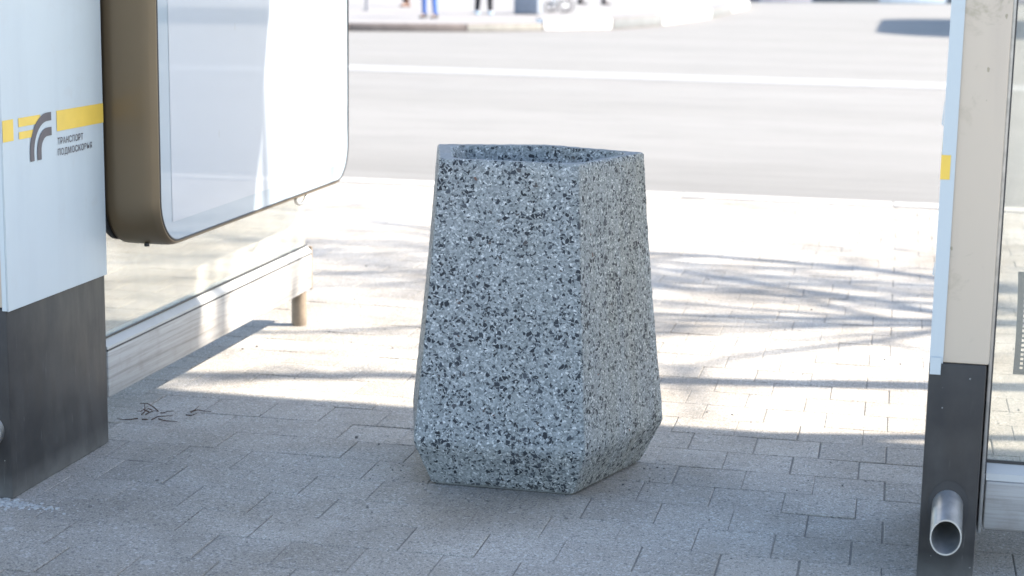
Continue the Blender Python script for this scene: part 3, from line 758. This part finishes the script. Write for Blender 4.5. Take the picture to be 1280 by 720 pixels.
def person(label, loc, rz, stride, gap, trousers, coat, shoe, hood=M['hair'], h=1.72, trouser_r=1.0, coat_len=.78):
    """local axes: faces -Y; stride along Y, gap along X"""
    t = thing('person', label, 'person', loc, 'people on the far pavement'); t.rotation_euler.z = rz
    k = h/1.72; V = lambda x,y,z: (x*k,y*k,z*k)
    hipz = .90 - .10*stride
    feet = [(-gap/2, stride/2), (gap/2, -stride/2)]
    legs = []; sleeves = []; hands = []
    pelvis = V(0,0,hipz+.05)
    for sgn, (fx, fy) in zip((-1,1), feet):
        hx = sgn*.095; kx, ky = (hx+fx)/2, fy*.5-.045
        legs.append([(pelvis,.12*k),(V(hx,0,hipz-.06),.082*k),(V(kx,ky,hipz*.53),.056*k),(V(fx,fy,.10),.036*k)])
    # body: one continuous skin surface
    neck = V(0,-.01,1.45); chain = [(pelvis,.115*k),(V(0,-.005,1.12),.11*k),(V(0,0,1.32),.125*k),(neck,.055*k),(V(0,-.015,1.53),.062*k),(V(0,-.025,1.60),.085*k),(V(0,-.018,1.665),.075*k)]
    chains = [chain] + [l for l in legs]
    for sgn in (-1,1):
        sw = -sgn*stride*.35
        arm = [(V(0,0,1.32),.125*k),(V(sgn*.185,0,1.37),.055*k),(V(sgn*.235,.02+sw*.4,1.10),.042*k),(V(sgn*.245,-.03+sw,.87),.030*k),(V(sgn*.245,-.05+sw,.79),.034*k)]
        chains.append(arm)
        for q in range(4): chains.append([(V(sgn*.245,-.05+sw,.79),.034*k),(V(sgn*.24,-.075+sw+.018*q,.745),.0095*k),(V(sgn*.232,-.08+sw+.017*q,.70+.006*abs(q-1.5)),.008*k)])
        chains.append([(V(sgn*.245,-.05+sw,.79),.034*k),(V(sgn*.225,-.09+sw,.765),.010*k),(V(sgn*.215,-.105+sw,.735),.008*k)])
        sleeves.append([(V(0,0,1.32),.15*k),(V(sgn*.19,0,1.38),.075*k),(V(sgn*.24,.02+sw*.4,1.10),.06*k),(V(sgn*.247,-.03+sw,.86),.046*k)])
    for sgn in (-1,1): 
        fx, fy = feet[0 if sgn < 0 else 1]; chains.append([(V(fx,fy,.10),.036*k),(V(fx,fy+.01,.055),.035*k),(V(fx,fy-.15,.035),.026*k)])
    skinmesh('body', chains, M['skin'], t)
    tl = []
    for l in legs: 
        q = [(p, r*1.22*trouser_r if i else r*1.12) for i, (p, r) in enumerate(l)]; q[-1] = (q[-1][0], .056*k*trouser_r); 
        f_ = q[-1][0]; q.append(((f_[0], f_[1], f_[2]-.035*k), .06*k*trouser_r)); tl.append(q)
    skinmesh('trousers', tl, trousers, t)
    skinmesh('jacket', [[(V(0,0,1.12),(.165*k,.13*k)),(V(0,0,coat_len+.1),(.17*k,.14*k)),(V(0,0,coat_len),(.165*k,.135*k))],[(V(0,0,1.12),(.165*k,.13*k)),(V(0,0,1.32),.15*k),(V(0,-.005,1.43),.08*k)]]+sleeves, coat, t)
    skinmesh('hair', [[(V(0,.0,1.64),.088*k),(V(0,.02,1.69),.078*k)],[(V(0,.0,1.64),.088*k),(V(0,.055,1.56),.062*k)]], hood, t)
    for fx, fy in feet:
        s = MB(); rings = []
        for yy, w, z1 in ((.085,.030,.085),(.06,.042,.10),(0,.045,.095),(-.08,.048,.065),(-.14,.05,.05),(-.185,.036,.042),(-.20,.018,.03)):
            rings.append([(k*(fx+w*math.cos(a)), k*(fy+yy), k*(.5*z1+.5*z1*math.sin(a))) for a in [2*PI*q/12 for q in range(12)]])
        s.loft(rings); o = s.build('shoe', shoe, None, smooth=True); o.parent = t
    for sgn in (-1,1):
        e = MB(); e.tube([V(sgn*.032,-.098,1.605),V(sgn*.032,-.106,1.605)], .009*k, 8); o = e.build('eye', M['whitemetal'], None); o.parent = t
    return t
person('person in blue jeans standing with feet apart near the far kerb edge', (-8.95,33.3,0), rad(-8), .10, .27, M['denim'], M['greycloth'], M['rubber'], trouser_r=.9)
person('person in black trousers and pale blue shoes on the far pavement', (-8.66,36.6,0), rad(20), .08, .27, M['blackcloth'], M['blackcloth'], M['blueshoe'], trouser_r=1.05)
person('person in black trousers and dark shoes striding right on the far pavement', (-8.25,47.6,0), rad(75), .66, .12, M['blackcloth'], M['greycloth'], M['rubber'])
person('person in brown boots and trousers, leftmost on the far pavement', (-11.6,41.0,0), rad(-25), .12, .16, M['brown'], M['beigecloth'], M['brown'])

pp = MB(); pp.tube([(-11.45,37.3,0),(-11.45,37.3,2.6)], .035, 14)
pt = thing('post', 'thin grey metal post standing on the far pavement left of the people', 'post', (-11.45,37.3,0))
pp.build('pole', M['greycloth'], pt, smooth=True)
pf = MB(); pf.box(-11.53,-11.37,37.22,37.38,0,.02); pf.build('foot_plate', M['greycloth'], pt, bevel=.003)
gb = thing('refuse_box', 'blue grey upright box standing on the far pavement', 'box', (-7.85,37.4,0))
b1 = MB(); b1.box(-8.12,-7.60,37.1,37.6,.01,.88); b1.build('cabinet', M['bluegrey'], gb, bevel=.02)
b2 = MB(); b2.box(-8.15,-7.57,37.07,37.63,.883,.94); b2.build('lid', M['kerb_grey'], gb, bevel=.02)
pr_ = thing('pushchair', 'white framed pushchair with dark wheels beside the blue grey box', 'pushchair', (-7.5,39.3,0))
for xx, yy, r_ in ((-7.42,39.1,.13),(-7.42,39.6,.13),(-7.75,39.1,.10),(-7.75,39.6,.10)):
    w = MB(); w.tube([(xx+r_*math.cos(a), yy, r_+.012+r_*math.sin(a)) for a in [2*PI*q/24 for q in range(25)]], .014, 8, False); wh = w.build('wheel', M['rubber'], pr_, smooth=True)
fm = MB()
for yy in (39.14, 39.56):
    fm.tube([(-7.42,yy,.14),(-7.75,yy,.95)], .014, 10); fm.tube([(-7.75,yy,.11),(-7.40,yy,.62)], .014, 10)
fm.tube([(-7.42,39.1,.14),(-7.42,39.6,.14)], .012, 8); fm.tube([(-7.75,39.14,.95),(-7.75,39.56,.95)], .014, 8)
fm.build('frame', M['whitemetal'], pr_, smooth=True)
se = MB(); se.loft([[(-7.74,y,.40),(-7.44,y,.36),(-7.36,y,.50),(-7.60,y,.52),(-7.72,y,.86),(-7.80,y,.86)] for y in (39.17,39.53)]); se.build('seat', M['greycloth'], pr_, bevel=.02)

# ------------------------------------------------------------------ camera, light, sky
cam = bpy.data.cameras.new('camera'); co = bpy.data.objects.new('camera', cam); COL.objects.link(co); S.camera = co
R3 = Matrix(((0.9764361965845292, -0.05517397841680253, 0.2086340962191962),
             (0.21516649230296112, 0.17451186994149123, -0.9608584639995443),
             (0.01660525788954796, 0.9831080507020509, 0.1822712979468664)))
mw = R3.to_4x4(); mw.translation = (0, 0, 1.1); co.matrix_world = mw
cam.sensor_width = 36; cam.lens = 2200*36/1280; cam.clip_start = .05; cam.clip_end = 2000
cam.dof.use_dof = True; cam.dof.focus_distance = 3.65; cam.dof.aperture_fstop = 5.0; cam.dof.aperture_blades = 0

EL, PHI = rad(44), rad(14)
sv = Vector((math.cos(EL)*math.cos(PHI), math.cos(EL)*math.sin(PHI), math.sin(EL)))
sl = bpy.data.lights.new('sun', 'SUN'); sl.energy = 4.2; sl.angle = rad(.7); sl.color = (1, .915, .80)
so = bpy.data.objects.new('sun', sl); COL.objects.link(so); so.rotation_euler = sv.to_track_quat('Z', 'Y').to_euler(); so.location = (8,4,9)
W = bpy.data.worlds.new('World'); S.world = W; W.use_nodes = True
nt = W.node_tree; bgn = nt.nodes['Background']; sky = nt.nodes.new('ShaderNodeTexSky'); sky.sky_type = 'NISHITA'; sky.sun_disc = False
sky.sun_elevation = EL; sky.sun_rotation = PI/2 - PHI; sky.air_density = 1; sky.dust_density = .8; sky.ozone_density = .25
nt.links.new(sky.outputs[0], bgn.inputs[0]); bgn.inputs[1].default_value = .13
S.view_settings.view_transform = 'Standard'; S.view_settings.look = 'None'; S.view_settings.exposure = 1.97; S.view_settings.gamma = 1
S.view_settings.use_curve_mapping = False
S.render.engine = 'CYCLES'
